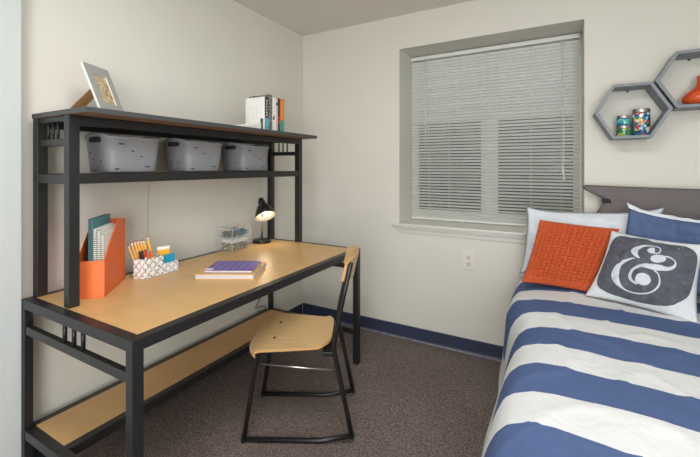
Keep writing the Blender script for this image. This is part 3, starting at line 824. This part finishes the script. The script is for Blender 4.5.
m = MB(); uvl = m.bm.loops.layers.uv.new('cloth')
vv = {}; uvd = {}
for i, (x, z, s) in enumerate(SX):
    for j, (y, dz, t) in enumerate(SY):
        n1 = mnoise.noise(Vector((x*3.1, y*3.1, .3)))*.012 + mnoise.noise(Vector((x*8, y*6.5, 2.1)))*.006
        cr = max(0, 1-abs(mnoise.noise(Vector((x*5+1, y*3.5, 7)))*9))*.006
        sidew = max(0, min(1, (.60-z)/.25))
        n2 = mnoise.noise(Vector((y*5.5, z*1.5, 9.)))*.008*sidew
        yy = y + mnoise.noise(Vector((x*4, y*2, 5)))*.006
        zz = max(.25, z + dz + (n1*.7 + cr)*(1-sidew))
        co = Vector((x + n2 - (.0 if x < 2.3 else -0), yy, zz))
        sm = lambda v_: max(0, min(1, v_))**2*(3-2*max(0, min(1, v_)))
        wz = max(0, min(1, (z-.3)/.25)); q_ = wz*.068*sm((y-1.65)/.45) + (1-wz)*.022*sm((y-1.75)/.4)
        if x < 1.97: co.x -= q_*min(1, (1.97-x)/.12)
        v = m.bm.verts.new(co); vv[i,j] = v
        uvd[v] = (min(s, LX-s), y + .08*(x-2.08)*(1-sidew) + .08*sidew*(-.25) + mnoise.noise(Vector((x*5, y*3, 1)))*.008)
for i in range(130):
    for j in range(150):
        f_ = m._f([vv[i,j], vv[i+1,j], vv[i+1,j+1], vv[i,j+1]])
for f_ in m.bm.faces:
    for l in f_.loops: l[uvl].uv = uvd[l.vert]
du = m.build('duvet', duvet_mat(), smooth=True, recalc=True)
s_ = du.modifiers.new('solid','SOLIDIFY'); s_.thickness = .018; s_.offset = 0
tag(du, 'blue and white striped duvet spread over the bed', 'duvet')

# ------------------------------------------------------------------ pillows
class Pillow:
    def __init__(self, TL, TR, BR, BL, T, pinch=.06, n=2.4, seed=0, wr=.004, pt=None, pp=2, warp=None, knit=0., knit_n=(15,15), tb=None, fold=0.):
        self.fold = fold; self.pt = pinch if pt is None else pt; self.pp = pp
        self.c = [Vector(p) for p in (TL, TR, BR, BL)]; self.T = T; self.p = pinch; self.n = n; self.seed = seed; self.wr = wr; self.warp = warp; self.knit = knit; self.kn = knit_n
        self.tb = T if tb is None else tb
        r = (self.c[1]-self.c[0] + self.c[2]-self.c[3]); u = (self.c[0]-self.c[3] + self.c[1]-self.c[2])
        self.nv = r.cross(u).normalized()
        if self.nv.y > 0: self.nv = -self.nv
    def pos(self, s, t, side=1, off=0.):
        a, b = 2*s-1, 2*t-1
        s2 = .5 + (s-.5)*(1 - self.p*2*(1-abs(b)**self.pp)); t2 = .5 + (t-.5)*(1 - self.pt*2*(1-abs(a)**self.pp))
        if self.warp: s2, t2 = self.warp(s2, t2)
        TL, TR, BR, BL = self.c
        P = TL*(1-s2)*t2 + TR*s2*t2 + BR*s2*(1-t2) + BL*(1-s2)*(1-t2)
        h = max(0., (1-abs(a)**self.n)*(1-abs(b)**self.n))**.6
        th = (self.T if side > 0 else self.tb)*.5*h
        th += self.wr*mnoise.noise(Vector((s*7+self.seed*3, t*7, self.seed)))*min(1, h*2) + .5*self.wr*mnoise.noise(Vector((s*17, t*15+self.seed, self.seed*2)))*min(1,h*2)
        if self.fold: th += self.fold*mnoise.noise(Vector((s*20+1.5*t, t*2.2, 4)))*min(1,h*2)*(.35+.65*t)
        if self.knit and side > 0:
            cc_ = s*self.kn[0]; ci = math.floor(cc_); fc = cc_-ci
            rr_ = t*self.kn[1] + (.55*fc if ci % 2 else .55*(1-fc)); fr = rr_-math.floor(rr_)
            k = math.sqrt(max(0, 1-(2*fr-1)**2)) * max(0, 1-(2*fc-1)**2)**.35
            th += self.knit*k*min(1, h*h*2.4)
        return P + self.nv*(side*th + off)
    def mesh(self, nu, nv_):
        m = MB()
        m.grid(lambda u,v: self.pos(u,v,1), nu, nv_); m.grid(lambda u,v: self.pos(u,v,-1), nu, nv_, flip=True)
        bmesh.ops.remove_doubles(m.bm, verts=m.bm.verts, dist=2e-4)
        return m
def pillow_obj(pil, name, mm, label, cat, nu=40, nv_=40, group=None):
    o = pil.mesh(nu, nv_).build(name, mm, smooth=True)
    return tag(o, label, cat, group)

def gwarp(s, t):
    # the left end flares to a point at the top and is drawn in below it
    k = max(0, 1-s*3.2)
    kn = [(0,.06),(.55,.075),(.68,.092),(.76,.115),(.82,.140),(.86,.122),(.90,.066),(.94,.018),(.97,.002),(.985,.005),(1,.022)]
    d = 0.
    for (t0, d0), (t1, d1) in zip(kn, kn[1:]):
        if t0 <= t <= t1: d = d0 + (d1-d0)*(t-t0)/(t1-t0)
    return s + d*k, t
gp = Pillow((2.080,2.578,1.187),(2.91,2.578,1.172),(2.89,2.565,.69),(2.055,2.565,.69), .064, pinch=.002, n=3.4, seed=3, wr=.006, warp=gwarp)
go = pillow_obj(gp, 'bed_cushion', M_greyfab, 'large charcoal grey cushion leaning on the wall behind the pillows', 'cushion', 60, 40)
tg = MB(); pt = gp.pos(.012, .825, 1, .006)
tg.box(pt.x-.02, pt.x+.028, pt.y-.003, pt.y+.002, pt.z-.012, pt.z+.014)
tg.build('fabric_tag', mat('black_tag', (36,32,36), .8), go)

wp = Pillow((1.787,2.47,1.056),(2.442,2.48,1.0845),(2.370,2.38,.676),(1.758,2.38,.672), .18, pinch=.03, pt=.085, pp=3.4, n=1.9, seed=1, wr=.018, tb=.06, fold=.016)
pillow_obj(wp, 'pillow', M_whitefab, 'white bed pillow standing behind the orange knitted cushion', 'pillow')
bp = Pillow((2.2767,2.375,1.080),(2.93,2.36,1.018),(2.90,2.246,.681),(2.2025,2.236,.6814), .12, pinch=.004, pt=.075, pp=3.5, n=2.0, seed=5, wr=.02, tb=.08, fold=.030)
bo = pillow_obj(bp, 'pillow_sham', M_bluefab, 'blue pillow sham with white edging behind the printed cushion', 'pillow', 60, 40)
# white ruffled edging along the top and left of the sham
m = MB()
def ruf(u, v):
    p = bp.pos(u, 1., 1); up = Vector((0,.25,1)).normalized()
    w = .020 + .010*mnoise.noise(Vector((u*14, 2, 1))) + .014*max(0, 1-u*14)
    return p + up*(w*v - .004) + Vector((0, .007*math.sin(u*70)*v, 0)) - Vector((.008*max(0,1-u*14)*v,0,0))
m.grid(ruf, 90, 4)
m.build('edging', M_whitefab, bo, smooth=True, solid=.003)

kp = Pillow((1.8692,2.335,.998),(2.2325,2.335,.976),(2.1027,2.18,.674),(1.7896,2.18,.6825), .11, pinch=.015, n=2.6, seed=2, wr=.008, knit=.015, knit_n=(15,20), tb=.04)
pillow_obj(kp, 'knitted_cushion', M_knit, 'orange chunky knitted cushion at the left of the bed head', 'cushion', 240, 240)

ap_ = Pillow((2.190,2.27,.975),(2.516,2.165,.955),(2.452,1.995,.655),(2.07,2.125,.672), .17, pinch=.04, n=1.9, seed=4, wr=.012, tb=.06)
ao = pillow_obj(ap_, 'printed_cushion', M_canvas, 'white square cushion printed with a large ampersand on dark grey', 'cushion', 60, 60)
A1 = [(0.432,0.613),(0.373,0.63),(0.325,0.683),(0.317,0.743),(0.354,0.803),(0.42,0.846),(0.498,0.863),(0.557,0.859),(0.601,0.831),(0.617,0.792),(0.605,0.75),(0.567,0.728),(0.562,0.738),(0.593,0.759),(0.605,0.791),(0.593,0.819),(0.554,0.838),(0.501,0.844),(0.44,0.823),(0.402,0.785),(0.391,0.726),(0.403,0.662)]
A2 = [(0.545,0.818),(0.503,0.812),(0.482,0.77),(0.493,0.734),(0.53,0.72),(0.566,0.732),(0.543,0.745),(0.528,0.777)]
BA = [(0.684,0.683),(0.684,0.666),(0.678,0.649),(0.669,0.633),(0.655,0.619),(0.639,0.608),(0.62,0.6),(0.601,0.597),(0.582,0.598),(0.566,0.604),(0.552,0.613),(0.542,0.627),(0.536,0.642),(0.536,0.66),(0.541,0.677),(0.551,0.694),(0.565,0.709),(0.582,0.72),(0.601,0.728),(0.621,0.731),(0.639,0.729),(0.656,0.723),(0.67,0.713),(0.679,0.699)]
CC = [(0.663,0.726),(0.718,0.727),(0.768,0.696),(0.787,0.65),(0.783,0.595),(0.748,0.544),(0.675,0.505),(0.605,0.489),(0.53,0.493),(0.458,0.479),(0.412,0.444),(0.391,0.395),(0.395,0.343),(0.419,0.299),(0.47,0.28),(0.461,0.253),(0.435,0.259),(0.389,0.29),(0.36,0.343),(0.363,0.408),(0.396,0.483),(0.461,0.542),(0.547,0.571),(0.636,0.574),(0.708,0.579),(0.755,0.608),(0.771,0.65),(0.759,0.684),(0.716,0.708),(0.666,0.708)]
DDp = [(0.583,0.358),(0.584,0.338),(0.58,0.317),(0.571,0.298),(0.559,0.282),(0.543,0.269),(0.526,0.261),(0.507,0.258),(0.489,0.261),(0.472,0.268),(0.457,0.28),(0.446,0.296),(0.44,0.315),(0.438,0.336),(0.441,0.357),(0.45,0.377),(0.462,0.394),(0.479,0.407),(0.497,0.415),(0.516,0.418),(0.535,0.415),(0.553,0.407),(0.567,0.394),(0.577,0.378)]
EE = [(0.605,0.489),(0.644,0.463),(0.667,0.404),(0.673,0.326),(0.649,0.251),(0.597,0.192),(0.528,0.155),(0.438,0.142),(0.348,0.158),(0.26,0.21),(0.197,0.284),(0.177,0.375),(0.201,0.472),(0.254,0.55),(0.325,0.595),(0.386,0.607),(0.351,0.584),(0.291,0.532),(0.258,0.466),(0.257,0.377),(0.279,0.287),(0.321,0.208),(0.375,0.166),(0.449,0.157),(0.525,0.171),(0.594,0.21),(0.634,0.262),(0.655,0.33),(0.653,0.4),(0.634,0.451),(0.6,0.475)]
BLOB = [(0.107,0.819),(0.177,0.895),(0.31,0.91),(0.455,0.909),(0.564,0.882),(0.687,0.889),(0.817,0.895),(0.916,0.853),(0.965,0.769),(0.975,0.617),(0.965,0.439),(0.935,0.268),(0.855,0.153),(0.765,0.075),(0.668,0.045),(0.518,0.03),(0.373,0.04),(0.237,0.07),(0.145,0.12),(0.096,0.204),(0.084,0.324),(0.084,0.488),(0.085,0.664)]
def decal(pil, polys, off, name, mm, parent):
    m = MB()
    for poly in polys:
        sp_ = smooth_poly(poly, 4)
        b2 = bmesh.new(); b2.faces.new([b2.verts.new((x,y,0)) for x,y in sp_])
        bmesh.ops.triangulate(b2, faces=b2.faces[:], ngon_method='EAR_CLIP')
        for k in range(1, 40):
            for ax in (0, 1):
                co = [0,0,0]; co[ax] = k/40; no = [0,0,0]; no[ax] = 1
                bmesh.ops.bisect_plane(b2, geom=b2.verts[:]+b2.edges[:]+b2.faces[:], plane_co=co, plane_no=no, dist=1e-6)
        mp_ = {v: m.bm.verts.new(pil.pos(v.co.x, v.co.y, 1, off)) for v in b2.verts}
        for f_ in b2.faces: m._f([mp_[v] for v in f_.verts])
        b2.free()
    return m.build(name, mm, parent, smooth=True)
M_blob = ramp_mat('slate_print', 'noise', [(72,74,84),(79,81,91),(82,84,94),(98,100,110)], 38, .92, 0, False)
BLOB = [(.5+(x-.52)*1.05, .49+(y-.47)*1.03) for x, y in BLOB]
decal(ap_, [BLOB], .0012, 'dark_print', M_blob, ao)
sh = lambda P: [(x+.015, y-.02) for x, y in P]
decal(ap_, [sh(q_) for q_ in (A1, A2, BA, CC, DDp, EE)], .0022, 'ampersand', M_ampw, ao)

# ------------------------------------------------------------------ hexagonal wall shelves
def hex_shelf(cx, cz, r, depth, label):
    t = thing('hexagon_shelf', (cx, D, cz), label, 'shelf', 'hexagonal wall shelves')
    th = .016
    ro, ri = r, r-th/math.cos(PI/6)
    for k in range(6):
        a0, a1 = k*PI/3, (k+1)*PI/3
        m = MB()
        P = [(cx+ro*math.cos(a0), cz+ro*math.sin(a0)), (cx+ro*math.cos(a1), cz+ro*math.sin(a1)), (cx+ri*math.cos(a1), cz+ri*math.sin(a1)), (cx+ri*math.cos(a0), cz+ri*math.sin(a0))]
        va = [m.bm.verts.new((x, D-.001, z)) for x, z in P]; vb = [m.bm.verts.new((x, D-depth, z)) for x, z in P]
        m._f(va); m._f(vb[::-1])
        for i in range(4): m._f([va[i], va[(i+1)%4], vb[(i+1)%4], vb[i]])
        m.build('board', M_hex, t, bevel=.0012)
    zt_ = cz + ri*math.sin(PI/3)
    MB().box(cx-.008, cx+.004, D-.006, D-.002, zt_-.009, zt_-.001).build('hanger', M_wire, t)
    return t
hA = (2.3085, 1.5975); hB = (2.579, 1.7450)
hex_shelf(*hA, .173, .15, 'grey hexagon shelf holding three bead jars')
hex_shelf(*hB, .170, .15, 'upper grey hexagon shelf holding the orange vase')
zA = hA[1] - (.173-.016/math.cos(PI/6))*math.sin(PI/3) + .0006
zB = hB[1] - (.170-.016/math.cos(PI/6))*math.sin(PI/3) + .0006
def jar(x, y, z, r, h, beads, label):
    t = thing('bead_jar', (x,y,z), label, 'jar', 'jars on the hexagon shelf')
    Q = Matrix.Translation((x,y,z))
    hl = min(.022, h*.3)
    MB().lathe([(0,0),(r*.94,0),(r,.004),(r,h-hl-.006),(r*.94,h-hl),(0,h-hl)], 26, Q).build('beads', beads, t, smooth=True)
    MB().lathe([(0,h-hl+.0004),(r*.93,h-hl+.0004),(r*.98,h-hl+.002),(r*.98,h-.003),(r*.93,h),(0,h)], 26, Q).build('lid', M_lid, t, smooth=True, bevel=.001)
    return t
jy = D-.085
Bg = ramp_mat('green_beads', 'voronoi', [(40,110,70),(120,170,60),(20,90,110),(60,140,90),(180,190,80)], 95, .25, .5)
Bt = ramp_mat('teal_beads', 'voronoi', [(60,170,170),(30,90,130),(110,200,190),(70,150,120),(40,110,150)], 95, .25, .5)
Bm = ramp_mat('mixed_beads', 'voronoi', [(20,90,150),(226,186,44),(24,104,140),(196,64,50),(40,130,90),(30,120,170),(210,214,210),(20,70,110),(40,110,140)], 70, .25, .5)
jar(2.279, jy, zA, .035, .058, Bg, 'short jar of green beads under the teal jar')
jar(2.279, jy, zA+.0586, .034, .056, Bt, 'short jar of teal beads stacked on the green jar')
jar(2.357, jy, zA, .041, .146, Bm, 'tall jar of multi-coloured beads on the lower hexagon shelf')
gv = [(0,0),(.055,0),(.070,.008),(.079,.024),(.077,.042),(.066,.060),(.048,.078),(.030,.092),(.021,.104),(.017,.118),(.0165,.146),(.018,.150),(.015,.150),(.013,.112),(0,.108)]
tag(MB().lathe(gv, 40, Matrix.Translation((2.606, D-.086, zB))).build('vase', M_gourd, smooth=True), 'glossy orange bottle-neck vase on the upper hexagon shelf', 'vase')

# ------------------------------------------------------------------ light
def area(name, loc, rot, sx, sy, e, col=(1,1,1)):
    l = bpy.data.lights.new(name, 'AREA'); l.shape = 'RECTANGLE'; l.size = sx; l.size_y = sy; l.energy = e; l.color = col
    o = bpy.data.objects.new(name, l); COL.objects.link(o); o.location = loc; o.rotation_euler = rot
    return o
area('ceiling_lamp', (1.7, .5, H-.02), (0,0,0), 1.2, .6, 24, (.99,.99,1))
area('rear_fill', (2.35, -1.5, 1.35), (R(93),0,R(20)), 1.9, 2.1, 84, (.97,.99,1))  # soft fill added behind the camera, not a fixture of the room
wd_ = bpy.data.worlds.new('world'); scn.world = wd_; wd_.use_nodes = True
nt = wd_.node_tree; bg = nt.nodes['Background']
sky = nt.nodes.new('ShaderNodeTexSky'); sky.sky_type = 'HOSEK_WILKIE'; sky.turbidity = 8; sky.sun_direction = (0.2,-.9,.4)
mxw = nt.nodes.new('ShaderNodeMixRGB'); mxw.inputs[0].default_value = .85; mxw.inputs[2].default_value = (.52,.60,.58,1)
nt.links.new(sky.outputs[0], mxw.inputs[1]); nt.links.new(mxw.outputs[0], bg.inputs['Color']); bg.inputs['Strength'].default_value = .55

# ------------------------------------------------------------------ camera and view
cam = bpy.data.cameras.new('camera'); co = bpy.data.objects.new('camera', cam); COL.objects.link(co)
co.location = (1.9626, 0, 1.2921); co.rotation_euler = (R(90), 0, .5093)
cam.sensor_fit = 'HORIZONTAL'; cam.sensor_width = 36; cam.lens = 36*374.444/700
cam.shift_y = -(228.5-166.894)/700; cam.clip_start = .01
scn.camera = co
scn.view_settings.view_transform = 'Standard'; scn.view_settings.look = 'None'
scn.view_settings.exposure = .28; scn.view_settings.gamma = 1.; scn.view_settings.use_curve_mapping = False
scn.cycles.use_denoising = True
scn.cycles.max_bounces = 10; scn.cycles.diffuse_bounces = 6; scn.cycles.transparent_max_bounces = 16
